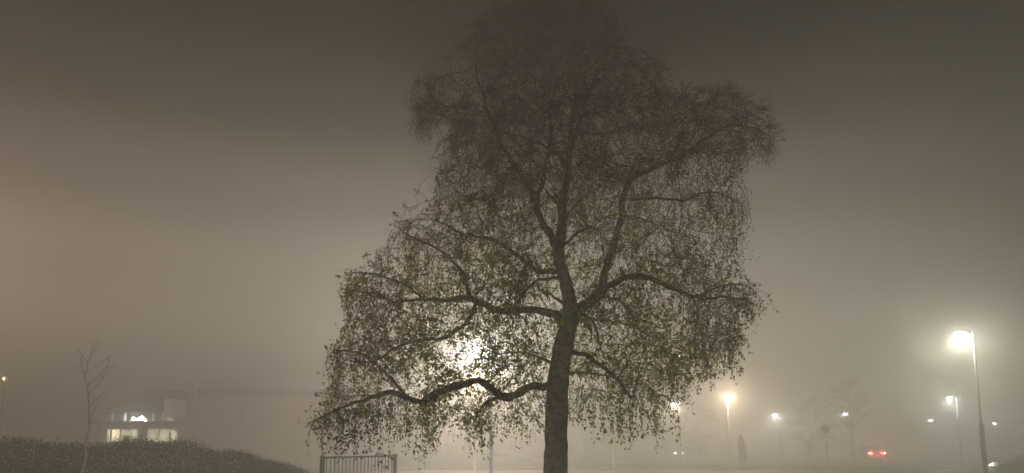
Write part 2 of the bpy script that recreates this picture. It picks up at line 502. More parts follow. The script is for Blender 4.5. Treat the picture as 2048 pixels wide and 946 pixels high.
# heavy tassels hanging under the low limbs: (px, py of their top, depth, strands, length)
TUFTS = [(866, 800, -1.1, 26, 1.25), (905, 815, -1.0, 20, .85), (960, 800, -.8, 26, 1.05), (1020, 810, -.6, 20, .9), (1182, 800, -1.0, 24, 1.1), (1250, 800, -1.2, 30, 1.1),
         (1310, 770, -.6, 26, 1.15), (1368, 740, -.4, 22, 1.0), (1090, 815, -.3, 14, .9), (740, 820, -1.6, 22, 1.0), (650, 845, -1.9, 18, .75), (700, 825, -1.7, 18, .95), (800, 800, -1.3, 18, 1.1),
         (1440, 640, -.7, 22, 1.1), (1490, 610, -.9, 18, .8), (1395, 600, -.9, 20, 1.3), (1470, 390, .1, 24, .85), (1430, 390, .2, 20, 1.0), (1540, 265, -.2, 16, .6), (1470, 255, -.2, 16, .8),
         (850, 225, 1.1, 18, .65), (700, 590, -.9, 20, .75), (740, 590, -.8, 16, .9), (690, 710, -1.6, 16, .7)]
ALLN = np.array(nodes)
for tx_, ty_, td_, tn_, tl_ in TUFTS:
    tp_ = np.array(at(tx_, ty_, TY + td_))
    dist = np.linalg.norm((ALLN - tp_) * np.array([1, .6, .9]), axis=1)
    near = np.argsort(dist)[:14]
    for _ in range(tn_):
        i = int(random.choice(list(near))); p = nodes[i].copy(); pts = [p.copy()]
        drift = (tp_ - p) * np.array([.5, .3, 0]); L0 = tl_ * random.uniform(.55, 1.0)
        d = rng.normal(size=3) * .5; m_ = max(4, int(L0 / .085))
        for q in range(m_):
            d = d * .6 + np.array([0, 0, -.5]) + drift * .35 * (q < 4) + rng.normal(size=3) * .09; d /= np.linalg.norm(d)
            p = p + d * .085
            if p[2] < .9: break
            pts.append(p.copy())
        m = len(pts)
        if m < 3: continue
        stb.tube([tuple(q - TB) for q in pts], [0.0032 * (1 - 0.6 * k / m) for k in range(m)], 3, cap=False)
        fl_ = random.choice((1.6, 2.6, 3.6)) * (1.0 if ty_ > 500 else .8)
        gr_ = 0.55 if 830 < tx_ < 1330 and ty_ > 600 else .1
        for k in range(1, m):
            for _ in range(rng.poisson(fl_ * .62 * (.4 + 1.1 * k / m))):
                LP.append(pts[k] + rng.normal(size=3) * .03); LS.append(random.uniform(.036, .07) * (1 if ty_ > 500 else .7))
                r = random.random(); LM.append(0 if r < gr_ else 1 if r < gr_ + .25 else 3 if r > .97 else 2)
cand = [i for i in range(N) if (i >= nsc and rad[i] < 0.02) or (i < nsc and tr[i] < 0.022)]
nst = 0
for i in cand:
    p0 = nodes[i]
    tipness = 1.0 if (i >= nsc and not kids[i]) else 0.62
    px, py = proj(p0)
    dens = 1.0
    cl = mnoise.noise(Vector(p0) * 1.5 + Vector((3.1, 0, 7)))
    cl2 = mnoise.noise(Vector(p0) * 3.7 + Vector((9.1, 5, 1)))
    if py < 360: dens = 3.3 if 920 < px < 1290 else 2.3
    for _ in range((5 if dens > 2 else 3) if tipness == 1.0 else (4 if dens > 2 else 2)):
        if random.random() > tipness * dens * max(0.15, min(1.7, 0.95 + 2.3 * cl + 1.0 * cl2)): continue
        if p0[1] < TY - 0.2 and near_trunk(px, py + 20) and random.random() < 0.85: continue
        if any((px - hx) ** 2 + (py + 15 - hy) ** 2 < hr * hr and random.random() < hp for hx, hy, hr, hp in HOLES): continue
        if par[i] >= 0:
            d = nodes[i] - nodes[par[i]]; d = d / (np.linalg.norm(d) + 1e-9)
        else: d = np.array([0, 0, 1.0])
        rnd = rng.normal(size=3); spray = random.random() < 0.42
        rnd[2] *= 0.5
        d = d * 0.6 + rnd * (0.9 if spray else 0.6) + np.array([0, 0, 0.12]); d /= np.linalg.norm(d)
        ln = random.uniform(0.25, 0.75) if py < 330 else random.uniform(0.35, 1.1) * random.choice((1, 1, 1.5))
        if spray: ln *= 0.75
        if py > 690: ln = min(ln, random.uniform(0.3, 0.75))
        seg = 0.085; n = int(ln / seg)
        jx, jy = random.gauss(0, 15), random.gauss(0, 15)
        pts = [p0]; p = p0.copy()
        g = random.uniform(0.03, 0.13) if spray else random.uniform(0.14, 0.36)
        for q in range(n):
            d = d + np.array([0, 0, -g]) + rng.normal(size=3) * (0.16 if spray else 0.07); d /= np.linalg.norm(d)
            p = p + d * seg
            x, y = proj(p)
            if not inside(x + jx, y + jy) or p[2] < 0.9:
                if random.random() < 0.8: break
            pts.append(p.copy())
        if len(pts) < 3: continue
        nst += 1
        m = len(pts)
        stb.tube([tuple(q - TB) for q in pts], [(0.0047 - 0.0016 * min(1, max(0, (py - 500) / 150))) * (1 - 0.6 * k / m) for k in range(m)], 3, cap=False)
        # leaves
        low = min(1.0, max(0.0, (py - 250) / 350))
        lf = (1.9 - 0.42 * low) * random.choice((0.3, 0.6, 1.0, 1.6, 2.4))
        gx = math.exp(-((px - 1170) / 170) ** 2 - ((py - 700) / 210) ** 2) + 0.6 * math.exp(-((px - 930) / 150) ** 2 - ((py - 640) / 200) ** 2) + .35 * math.exp(-((px - 1260) / 110) ** 2 - ((py - 470) / 110) ** 2)
        tone = random.random()
        for k in range(1, m):
            c = lf * (0.5 + 1.0 * k / m) * random.choice((0.2, 1.0, 1.8))
            hub = rng.normal(size=3) * 0.03
            for _ in range(int(c) + (1 if random.random() < c % 1 else 0)):
                t = random.random()
                q = pts[k - 1] * (1 - t) + pts[k] * t + hub + rng.normal(size=3) * 0.02
                LP.append(q); LS.append(random.uniform(0.034, 0.068) * (0.55 + 0.45 * low))
                r = random.random() * 0.6 + tone * 0.4
                if r < gx * 0.95: LM.append(0)
                elif r < gx * 0.95 + 0.15 + 0.42 * low: LM.append(1)
                elif r > 0.965: LM.append(3)
                else: LM.append(2)
print('birch nodes', N, 'strands', nst, 'leaves', len(LP))
P, R = SC['trunk']
mb = MB()
# trunk with bark ridges and a root flare
tp = [p - base for p in P]
nn = 18; b0 = 0
for i, p in enumerate(tp):
    fl = 1 + 0.9 * math.exp(-max(p.z, 0) / 0.22)
    for k in range(nn):
        a = 2 * math.pi * k / nn
        rr = R[i] * fl * (1 + 0.05 * math.sin(3 * a + p.z * 1.3) + random.uniform(-0.045, 0.045) + 0.12 * (fl - 1) * math.sin(5 * a))
        mb.v.append((p.x + rr * math.cos(a), p.y + rr * math.sin(a), p.z if i else -0.06))
for i in range(len(tp) - 1):
    for k in range(nn):
        k2 = (k + 1) % nn
        mb.face((i * nn + k, i * nn + k2, (i + 1) * nn + k2, (i + 1) * nn + k))
mb.build('trunk', M['bark'], birch, smooth=True)
for i in range(len(L)):
    P, R = SC[i]
    MB().tube([p - base for p in P], [r * random.uniform(0.78, 1.02) for r in R], 9).build('limb', M['limb'], birch, smooth=True)
tag(twb.build('twigs', M['twig'], birch, smooth=True), kind='stuff')
tag(stb.build('hanging_twigs', M['twig'], birch), kind='stuff')
LPn = np.array(LP) - TB
tag(quads_mesh('foliage', leaf_quads(LPn, np.array(LS)), np.array(LM), [M['leaf_green'], M['leaf_olive'], M['leaf_brown'], M['leaf_yellow']], birch), kind='stuff')


# ------------------------------------------------------------------ street lamps
def arm_lamp(px, py, Y, reach, label, watts, col, r_low=0.065, r_top=0.038, step=2.2, head=0.32, lens='lens_white', lean=0.0, group='street lamps glowing in the fog', up=0.75):
    """column lamp; the head hangs at pixel (px, py); reach > 0 puts the column to its right"""
    h = at(px, py, Y)
    root = empty('street_lamp', (h.x + reach, Y, 0), 0, label, 'street lamp', group)
    H = h.z; s = -1 if reach > 0 else 1; L_ = abs(reach)
    MB().lathe([(r_low * 1.5, -0.02), (r_low * 1.5, 0.02), (r_low, 0.04), (r_low, step), (r_low * 0.9, step + 0.03), (r_top * 1.1, step + 0.16), (r_top, H - 0.1), (r_top, H + 0.06)], 14).build('pole', M['steel'], root, smooth=False)
    MB().tube([(0, 0, H + 0.03), (s * L_ * 0.3, 0, H + 0.1), (s * max(L_ - head * 0.5, 0.05), 0, H + 0.1)], r_top * 0.6, 8).build('arm', M['steel'], root)
    c = (s * L_, 0)
    hd = MB().lathe([(head * 0.46, 0.05), (head * 0.47, 0.075), (head * 0.36, 0.12), (head * 0.18, 0.15), (0.02, 0.155)], 18, (c[0], 0, H)).build('lamp_head', M['steel'], root, smooth=False)
    MB().lathe([(0.03, -0.17), (head * 0.3, -0.15), (head * 0.45, -0.08), (head * 0.5, 0.0), (head * 0.46, 0.048)], 14, (c[0], c[1], H)).build('lens', M[lens], hd, smooth=True)
    # most of the light leaves downwards, some of it sideways through the bowl
    point_light('lamp_bulb', root, (c[0], 0, H - 0.21), col, watts * up, 0.03)
    point_light('lamp_reflector', root, (c[0], 0, H - 0.2), col, watts * (1 - up) * 1.2, 0.03, 179, 0.35)
    return root


def lid_lamp(px, py, Y, label, watts, col, lens='lens_warm', rad_=0.24, light=True):
    """park lantern: glass bowl under a wide flat lid on a straight column"""
    h = at(px, py, Y); H = h.z
    root = empty('park_lantern', (h.x, Y, 0), 0, label, 'street lamp', 'warm lanterns glowing in the fog')
    MB().lathe([(0.11, -0.02), (0.11, 0.5), (0.045, 0.6), (0.032, H - 0.22)], 12).build('pole', M['palesteel'], root)
    MB().lathe([(0.05, -0.22), (0.1, -0.19), (0.13, -0.1), (0.15, 0.09), (0.1, 0.13)], 14, (0, 0, H)).build('lens', M[lens], root, smooth=True)
    MB().lathe([(rad_ * 0.5, 0.135), (rad_, 0.14), (rad_, 0.165), (0.12, 0.22), (0.03, 0.25)], 18, (0, 0, H)).build('lid', M['darksteel'], root)
    if light:
        for dy in (-0.2,): point_light('lamp_bulb', root, (0, dy, H - 0.02), col, watts, 0.03)
    return root


W_ = (0.93, 1.0, 0.93)
arm_lamp(1921, 668, 28.0, 0.46, 'tall bright street lamp at the far right with its whole grey column visible', 390, (1.0, 0.99, 0.72), 0.085, 0.038, 2.3, 0.4, lens='lens_bright')
arm_lamp(955, 697, 33.0, 0.62, 'brightest white street lamp shining through the birch leaves behind the tree', 1400, (0.98, 0.98, 0.96), 0.085, 0.045, 2.2, 0.3, lens='lens_cool')
lid_lamp(951, 757, 43.2, 'warm lantern behind the bent lowest limb of the birch', 1500, (1.0, 0.7, 0.4))
arm_lamp(1348, 808, 70.0, 0.5, 'white street lamp at the hanging edge of the birch crown', 820, (1.0, 0.86, 0.68), head=0.42, lens='lens_bright')
lid_lamp(1455, 796, 42.0, 'warm lantern with a flat lid standing clear to the right of the birch', 560, (1.0, 0.8, 0.54), rad_=0.25)
arm_lamp(1550, 830, 75.0, 0.5, 'small white street lamp between the flat lidded lantern and the round sign', 650, (1.0, 0.98, 0.85), head=0.42, lens='lens_bright')
arm_lamp(1691, 827, 84.0, -0.6, 'faint street lamp right above the dark tree beside the round sign', 260, W_, head=0.4, lens='lens_bright')
arm_lamp(1898, 796, 58.0, 0.55, 'street lamp with bent arm just below and left of the tall right lamp', 480, (0.95, 1.0, 0.9), head=0.3, lens='lens_bright')
arm_lamp(1861, 841, 120.0, 0.6, 'tiny far street lamp seen as a white dot above the road', 160, W_, head=0.45, lens='lens_far')
arm_lamp(1988, 846, 120.0, 0.6, 'tiny far street lamp seen as a dot right of the tall column', 100, W_, head=0.36, lens='lens_far')
arm_lamp(-230, 455, 32.0, -0.6, 'amber street lamp whose warm glow spreads in from the left edge', 560, (1.0, 0.7, 0.47), 0.085, 0.045, 2.2, 0.3, lens='lens_warm', up=0.8)
lid_lamp(10, 757, 55.0, 'dim yellow lantern at the far left edge', 12, (1.0, 0.75, 0.3), lens='lens_dim', rad_=0.3)


# ------------------------------------------------------------------ round sign
p = at(1650, 858, 54.0)
sg = empty('round_sign', (p.x + 0.12, 54.0, 0), 0, 'round traffic sign seen from behind on a thin leaning post', 'road sign')
MB().tube([(0, 0, -0.05), (-0.06, 0, 1.4), (-0.13, 0, p.z + 0.25)], 0.032, 8).build('post', M['steel'], sg)
mb = MB(); n = 28
for y in (-0.05, -0.035):
    for k in range(n):
        a = 2 * math.pi * k / n; mb.v.append((-0.12 + 0.31 * math.cos(a), y, p.z + 0.31 * math.sin(a)))
for k in range(n): mb.face((k, (k + 1) % n, n + (k + 1) % n, n + k))
mb.face(tuple(range(n))[::-1]); mb.face(tuple(range(n, 2 * n)))
mb.build('sign_plate', M['signback'], sg)

# yellow marker post
p = at(1226, 888, 42.0)
mk = empty('marker_post', (p.x, 42.0, 0.1), 0, 'thin yellow marker post at the road edge behind the birch', 'post')
MB().lathe([(0.05, 0), (0.045, 0.03), (0.035, 0.05), (0.035, 1.7), (0.02, 1.75)], 10).build('post', M['yellow'], mk)

# ------------------------------------------------------------------ railing
a, b = at(645, 915, 20.0), at(790, 910, 23.0)
a.z = 0; b.z = 0
rl = empty('railing', a, math.atan2(b.y - a.y, b.x - a.x), 'dark metal railing with upright bars under the left branches of the birch', 'railing')
RL = (b - a).length; RH = 1.27
MB().tube([(0, 0, RH), (RL, 0, RH)], 0.026, 8).build('top_rail', M['darksteel'], rl)
MB().tube([(0, 0, 0.16), (RL, 0, 0.16)], 0.022, 8).build('bottom_rail', M['darksteel'], rl)
for x in (0, RL): MB().box(x - 0.045, x + 0.045, -0.045, 0.045, -0.05, RH + 0.06).build('post', M['darksteel'], rl)
nb = 20
for k in range(1, nb): MB().tube([(RL * k / nb, 0, 0.165), (RL * k / nb, 0, RH - 0.01)], 0.013, 6).build('bar', M['darksteel'], rl)


# ------------------------------------------------------------------ cars
def car(name, loc, rz, paint, label, lights):
    r = empty(name, loc, rz, label, 'car')
    # x forward, length 4.2, width 1.76
    low = [(-2.08, .32), (-2.12, .55), (-2.08, .86), (-1.95, .96), (-1.2, .98), (.85, .95), (1.75, .82), (2.05, .68), (2.1, .45), (2.05, .25), (1.75, .2), (-1.8, .2)]
    bm = bmesh.new()
    def loft(outline, ws):
        rows = []
        for y, k, dz in ws: rows.append([bm.verts.new((x * k, y, z + dz * (1 if z > .9 else 0))) for x, z in outline])
        for i in range(len(rows) - 1):
            for j in range(len(outline)):
                j2 = (j + 1) % len(outline); bm.faces.new((rows[i][j], rows[i][j2], rows[i + 1][j2], rows[i + 1][j]))
        bm.faces.new(rows[0][::-1]); bm.faces.new(rows[-1])
    loft(low, [(-.88, .93, -.05), (-.83, .985, -.01), (-.5, 1, 0), (.5, 1, 0), (.83, .985, -.01), (.88, .93, -.05)])
    roof_ = [(-1.35, 1.40), (-.9, 1.47), (.0, 1.48), (.3, 1.42), (.3, 1.38), (-.02, 1.44), (-.9, 1.43), (-1.35, 1.36)]
    loft(roof_, [(-.6, 1, -.03), (-.4, 1, 0), (.4, 1, 0), (.6, 1, -.03)])
    bmesh.ops.recalc_face_normals(bm, faces=bm.faces)
    me = bpy.data.meshes.new('body'); bm.to_mesh(me); bm.free(); me.materials.append(paint)
    o = bpy.data.objects.new('body', me); C.objects.link(o); o.parent = r
    g = MB()   # glasshouse tapering to the roof
    lo = [(-1.85, .965, .74), (-1.85, .965, -.74), (1.0, .955, -.74), (1.0, .955, .74)]
    hi = [(-1.33, 1.385, .57), (-1.33, 1.385, -.57), (.27, 1.385, -.57), (.27, 1.385, .57)]
    for x, z, y in lo + hi: g.v.append((x, y, z))
    for q in ((0, 1, 5, 4), (1, 2, 6, 5), (2, 3, 7, 6), (3, 0, 4, 7), (4, 5, 6, 7)): g.face(q)
    g.build('windows', M['carglass'], r)
    for sy in (-1, 1):
        for (xa, za, ya), (xb, zb, yb) in ((lo[0], hi[0]), (lo[3], hi[3])):
            MB().tube([(xa, ya * sy, za), (xb, yb * sy, zb)], 0.035, 6).build('roof_pillar', paint, r)
        MB().tube([(-.4, .745 * sy, .96), (-.5, .585 * sy, 1.39)], 0.035, 6).build('roof_pillar', paint, r)
        MB().box(.62, .8, sy * .93 - .09, sy * .93 + .09, .93, 1.05).build('mirror', paint, r)
    for x in (-1.28, 1.3):
        for sy in (-1, 1):
            w = MB(); n = 20
            prof = [(.2, -.1), (.3, -.1), (.325, -.06), (.325, .06), (.3, .1), (.2, .1)]
            for rr, yy in prof:
                for k in range(n):
                    t = 2 * math.pi * k / n; w.v.append((x + rr * math.cos(t), sy * .8 + yy, .325 + rr * math.sin(t)))
            for i in range(len(prof)):
                i2 = (i + 1) % len(prof)
                for k in range(n):
                    k2 = (k + 1) % n; w.face((i * n + k, i * n + k2, i2 * n + k2, i2 * n + k))
            wo = w.build('wheel', M['rubber'], r)
            d = MB(); d.lathe([(.03, -.06), (.06, .075), (.195, .08), (.2, -.06)], 12)
            d.v = [(x + vx, sy * (.8 + vz), .325 + vy) for vx, vy, vz in d.v]
            d.build('rim', M['steel'], wo)
    for sy in (-1, 1):
        MB().box(-2.16, -1.98, sy * .68 - .2, sy * .68 + .2, .70, .83).build('tail_light', M['tail'] if lights == 'rear' else M['glass'], r)
        if lights == 'rear': MB().box(-1.93, -1.83, sy * .45 - .16, sy * .45 + .16, .99, 1.03).build('brake_light', M['taildim'], r)
        MB().box(1.86, 2.1, sy * .62 - .17, sy * .62 + .17, .56, .69).build('headlight', M['headlamp'] if lights == 'front' else M['glass'], r)
    MB().box(-2.15, -2.0, -.26, .26, .48, .59).build('number_plate', M['white'], r)
    if lights == 'rear':
        for sy in (-1, 1): point_light('tail_bulb', r, (-2.3, sy * .68, .77), (1, .1, .08), 110, 0.06)
    if lights == 'front':
        for sy in (-1, 1): point_light('head_bulb', r, (2.25, sy * .62, .62), (.85, .95, 1), 16, 0.06)
    return r


p = at(1754, 907, 78.0)
car('driving_car', (p.x, 80.1, 0.01), math.radians(90), M['redpaint'], 'car driving away with glowing red tail lights', 'rear')
p = at(1391, 898, 92.0)
car('oncoming_car', (p.x, 94.1, 0.01), math.radians(-152), M['redpaint'], 'distant car with faint white headlights right of the birch', 'front')
car('parked_car', (23.1, 33.0, 0.0), math.radians(160), M['carpaint'], 'dark parked car half out of frame beside the tall right lamp', 'none')

# ------------------------------------------------------------------ house with lit windows
HY = 53.0
hx0, hx1, hx2 = at(196, 860, HY).x, at(373, 860, HY).x, at(640, 860, HY).x
zt = lambda py: at(300, py, HY).z
hs = empty('low_building', (hx0, HY, 0), 0, 'low building with lit windows and a bright glazed upper storey behind the hedge', 'building')
W1, W2 = hx1 - hx0, hx2 - hx0
X = lambda px: at(px, 860, HY).x - hx0
z_sill, z_head, z_beam, z_cl, z_top = zt(884), zt(857), zt(846), zt(838), zt(778)
w = MB()
w.box(0, W1, 0, .3, -.05, z_sill)                       # below the windows
w.box(0, X(212), 0, .3, z_sill, z_head)
w.box(X(277), X(294), 0, .3, z_sill, z_head)
w.box(X(356), W1, 0, .3, z_sill, z_head)
w.box(0, W1, -.05, .3, z_head, z_beam)
w.box(-.002, .3, .3, 7, -.05, z_beam)
w.box(.3, W1, 7, 7.3, -.05, z_top)
w.build('wall', M['wall'], hs)
gt = MB().tube([(W1 + .5, .12, zt(787)), (W2 + .25, .12, zt(787))], .06, 8).build('gutter', M['steel'], hs)
for fx in (.35, .98): MB().tube([(W1 + .5 + fx * (W2 - W1 - .5), .3, zt(788)), (W1 + .5 + fx * (W2 - W1 - .5), .42, zt(792)), (W1 + .5 + fx * (W2 - W1 - .5), .42, 0)], .045, 8).build('downpipe', M['steel'], hs)
bt_ = MB()
for k in range(1, 34): bt_.box(W1 + .5 + k * .29, W1 + .535 + k * .29, .468, .498, .3, zt(792)) if W1 + .6 + k * .29 < W2 else None
bt_.build('cladding', M['brick'], hs)
w = MB(); w.box(W1 + .45, W2, .5, .8, -.05, zt(790)); w.box(W2 - .3, W2, .8, 7, -.05, zt(790)); w.build('wing_wall', M['brick'], hs)
MB().box(W1 + .45, W2 + .3, .2, 7.2, zt(790) + .003, zt(778)).build('wing_roof', M['roof'], hs)
MB().box(W1, W1 + .44, -.1, .6, -.05, zt(768)).build('chimney', M['brick'], hs)
MB().box(-.3, W1 - .01, -.5, .3, z_beam + .003, z_beam + .12).build('fascia', M['wood'], hs)
# sloping roof over the glazed storey: rafters, roof panel, slatted screen
zr0, zr1 = z_beam + .12, z_top
rf = MB(); rf.v += [(-.3, .5, zr0 + .5), (X(318), .5, zr0 + .55), (X(318), 7, zr1 + .3), (-.3, 7, zr1 + .3), (-.3, .5, zr0 + .62), (X(318), .5, zr0 + .67), (X(318), 7, zr1 + .42), (-.3, 7, zr1 + .42)]
for q in ((3, 2, 1, 0), (4, 5, 6, 7), (0, 1, 5, 4), (1, 2, 6, 5), (2, 3, 7, 6), (3, 0, 4, 7)): rf.face(q)
rf.build('roof', M['roof'], hs)
for px in (216, 243, 300, 318):
    MB().box(X(px) - .05, X(px) + .05, .35, .45, zr0, zr0 + .6).build('post', M['white'], hs)
MB().box(.02, X(318), .395, .405, zr0, zr0 + .5).build('clerestory_glass', M['glass'], hs)
for px in (262, 283, 303):
    MB().tube([(X(px) - .5, .42, zr0 + .6), (X(px) + .42, .42, zr0 + .03)], .05, 6).build('brace', M['wood'], hs)
sl = MB()
for k in range(9):
    z = zt(835) + (zt(801) - zt(835)) * k / 8
    sl.box(X(322), X(366), .2, .3, z, z + .055)
sl.build('slatted_screen', M['white'], hs)
MB().box(X(320), X(367), .5, .55, zr0, zt(797)).build('screen_back', M['wall'], hs)
for px in (321, 344, 367): MB().box(X(px) - .04, X(px) + .04, .31, .4, zr0, zt(797)).build('screen_post', M['wood'], hs)
# windows
for xa, xb, mull in ((212, 277, (222, 241)), (294, 356, (318, 339))):
    fr = MB()
    fr.box(X(xa), X(xb), .02, .1, z_sill, z_sill + .06); fr.box(X(xa), X(xb), .02, .1, z_head - .06, z_head - .002)
    for m_ in (xa + .9, *mull, xb - .9): fr.box(X(m_) - .045, X(m_) + .045, .015, .11, z_sill + .06, z_head - .062)
    f = fr.build('window', M['white'], hs)
    MB().box(X(xa) + .01, X(xb) - .01, .05, .056, z_sill + .05, z_head - .05).build('pane', M['glass'], f)
# room behind: floor, back wall, ceiling, lamps
rm = MB(); rm.box(.31, W1 - .02, 4.0, 4.05, .3, z_head + .05); rm.box(.31, W1 - .02, .32, 4, .25, .3); rm.box(.31, W1 - .02, .32, 4, z_head + .1, z_head + .16)
rm.build('room', M['inner'], hs)
for px in (217, 231, 249, 266, 300, 322, 346):
    t = MB().box(X(px) - .2, X(px) + .2, 1.0, 2.2, z_head + .03, z_head + .09).build('ceiling_light', M['lens_warm'], hs)
point_light('room_light', hs, (X(240), 1.8, z_head - .2), (.97, .96, .88), 20, .3)
point_light('room_light', hs, (X(325), 1.8, z_head - .2), (.97, .93, .9), 11, .3)
# plant on the sill, lit
pp = rng.normal(size=(120, 3)) * np.array([.22, .06, .12]) + np.array([X(247), .25, z_sill + .22])
# bright tubes of the glazed storey
for px in (258, 268): MB().box(X(px) - .12, X(px) + .12, .5, .58, zr0 + .08, zr0 + .26).build('floodlight', M['tube'], hs)
MB().tube([(X(277), .3, zt(833)), (X(286), .3, zt(843))], .07, 8).build('light_tube', M['tube'], hs)
MB().tube([(X(329), .3, zt(843)), (X(336), .3, zt(844))], .04, 8).build('light_tube', M['tube'], hs)
point_light('flood_bulb', hs, (X(265), -.3, zr0 + .25), (.9, .96, 1.0), 70, .1)
plant = empty('window_plant', (hx0 + X(247), HY + .4, z_sill + .0), 0, 'leafy pot plant lit green in the left window of the low building', 'plant')
MB().lathe([(.07, .0), (.1, .16), (.11, .17)], 12).build('pot', M['brick'], plant)
pp = rng.normal(size=(160, 3)) * np.array([.22, .05, .1]) + np.array([0, 0, .32])
tag(quads_mesh('leaves', leaf_quads(pp, np.full(160, .12)), np.zeros(160), [M['leaf_green']], plant), kind='stuff')


# ------------------------------------------------------------------ hedge, trees
def hedge(x0, x1, y0, y1, h, n, label):
    r = empty('hedge', ((x0 + x1) / 2, (y0 + y1) / 2, 0), 0, label, 'hedge')
    cx, cy = (x0 + x1) / 2, (y0 + y1) / 2
    P = np.stack([rng.uniform(x0, x1, n), rng.uniform(y0, y1, n), rng.uniform(0.02, 1, n) ** .7], 1)
    top = h * (1 + .05 * np.sin(P[:, 0] * 1.7) + .04 * np.sin(P[:, 0] * 4.1 + 1) + np.clip(rng.normal(size=n) * .035, -.2, .07))
    e = np.clip(np.minimum((P[:, 0] - x0) / .8, (x1 - P[:, 0]) / 3.4), 0, 1) ** .7
    P[:, 2] *= top * (.3 + .7 * e)
    P -= np.array([cx, cy, 0])
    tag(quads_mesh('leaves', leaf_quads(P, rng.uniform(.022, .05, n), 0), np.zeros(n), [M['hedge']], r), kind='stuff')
    st = MB(); shoots = []
    for k in range(int((x1 - x0) * 5)):
        x = random.uniform(x0, x1 - 3.6); y = random.uniform(y0, y1); z = h * (.93 + .05 * math.sin(x * 1.7)) - .06
        l_ = abs(random.gauss(0, .16)) + .03; dx_ = random.gauss(0, .3) * l_
        st.tube([(x - cx, y - cy, z - .1), (x - cx + dx_ * .4, y - cy, z + l_ * .5), (x - cx + dx_, y - cy, z + l_)], [.004, .003, .002], 3, cap=False)
        for q in range(int(3 + l_ * 40)):
            f_ = random.random(); shoots.append((x - cx + dx_ * f_ + random.gauss(0, .018), y - cy + random.gauss(0, .018), z + l_ * f_))
    SQ = np.array(shoots)
    tag(quads_mesh('shoots', leaf_quads(SQ, rng.uniform(.025, .05, len(SQ)), 0), np.zeros(len(SQ)), [M['hedge']], r), kind='stuff')
    for k in range(int((x1 - x0) / .5)):
        x = x0 + .25 + k * .5 - cx; y = random.uniform(-.2, .2)
        for q in range(3):
            st.tube([(x, y, -.03), (x + random.uniform(-.1, .1), y + random.uniform(-.2, .2), h * .35), (x + random.uniform(-.35, .35), y + random.uniform(-.4, .4), h * .6)], [.02, .014, .006], 4, cap=False)
    tag(st.build('stems', M['twig'], r), kind='stuff')
    return r


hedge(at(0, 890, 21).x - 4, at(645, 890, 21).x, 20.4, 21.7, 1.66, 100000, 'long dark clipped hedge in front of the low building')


def small_tree(name, loc, H, hb, w, label, cat='tree', seed=1, bark='twig', leafm='leaf_brown', nl=1500, lean=(0, 0), r0=.06, leaf=.07, group=None, droop=.3, bt=.28, nb_=34, sub=3):
    rd = random.Random(seed)
    r = empty(name, loc, 0, label, cat, group)
    pts = [(lean[0] * (t ** 2), lean[1] * t * t, H * t) for t in [k / 10 for k in range(11)]]
    pts[0] = (0, 0, -.05)
    pts = [(x + rd.gauss(0, .012) * k, y + rd.gauss(0, .012) * k, z) for k, (x, y, z) in enumerate(pts)]
    MB().tube(pts, [r0 * (1 - .8 * k / 10) for k in range(11)], 8).build('trunk', M[bark], r, smooth=True)
    cr = MB(); LPx = []
    for k in range(nb_):
        t = hb / H + (1 - hb / H) * (k + .3) / nb_
        i = min(int(t * 10), 9); f = t * 10 - i
        o = Vector(pts[i]).lerp(Vector(pts[i + 1]), f)
        a = rd.uniform(0, 6.283); tt = (t - hb / H) / (1 - hb / H)
        ln = w * (math.sin(math.pi * min(1, .22 + .75 * tt)) ** .8) * rd.uniform(.6, 1.1)
        d = Vector((math.cos(a), math.sin(a), rd.uniform(.4, 1.1) if droop > 0 else rd.uniform(1.0, 2.6))).normalized()
        q = [o]
        for s in range(6):
            d = (d + Vector((rd.gauss(0, .14), rd.gauss(0, .14), -droop * .12 + rd.gauss(0, .1)))).normalized(); q.append(q[-1] + d * ln / 6)
        cr.tube(q, [r0 * bt * (1 - .8 * s / 6) for s in range(7)], 4, cap=False)
        for s in range(2, 7):
            for _ in range(sub):
                d2 = (d * .7 + Vector((rd.gauss(0, 1), rd.gauss(0, 1), rd.gauss(0, .8)))).normalized()
                e = q[s] + d2 * ln * rd.uniform(.15, .4)
                cr.tube([q[s], (q[s] + e) / 2 + Vector((0, 0, .02)), e], [r0 * .1, r0 * .08, r0 * .05], 3, cap=False)
                for _ in range(max(0, int(nl / (nb_ * 15)))):
                    u = rd.random(); pp_ = q[s].lerp(e, u); LPx.append((pp_.x + rd.gauss(0, .06), pp_.y + rd.gauss(0, .06), pp_.z + rd.gauss(0, .06)))
    tag(cr.build('branches', M['twig'], r), kind='stuff')
    if LPx:
        A = np.array(LPx)
        tag(quads_mesh('crown', leaf_quads(A, rng.uniform(.7, 1.2, len(A)) * leaf), np.zeros(len(A)), [M[leafm]], r), kind='stuff')
    return r


# young tree with a pale stem at the left
p = at(163, 946, 22.0); p2 = at(176, 850, 22.0)
tx = at(160, 975, 19).x
small_tree('young_tree', (tx, 19, 0), 4.1, 2.05, .8, 'slender young tree with a pale stem at the left edge of the hedge', seed=3, bark='palebark', nl=0, bt=.11, droop=-.15, nb_=11, sub=1, r0=.046, lean=(.16, 0), leaf=.035)
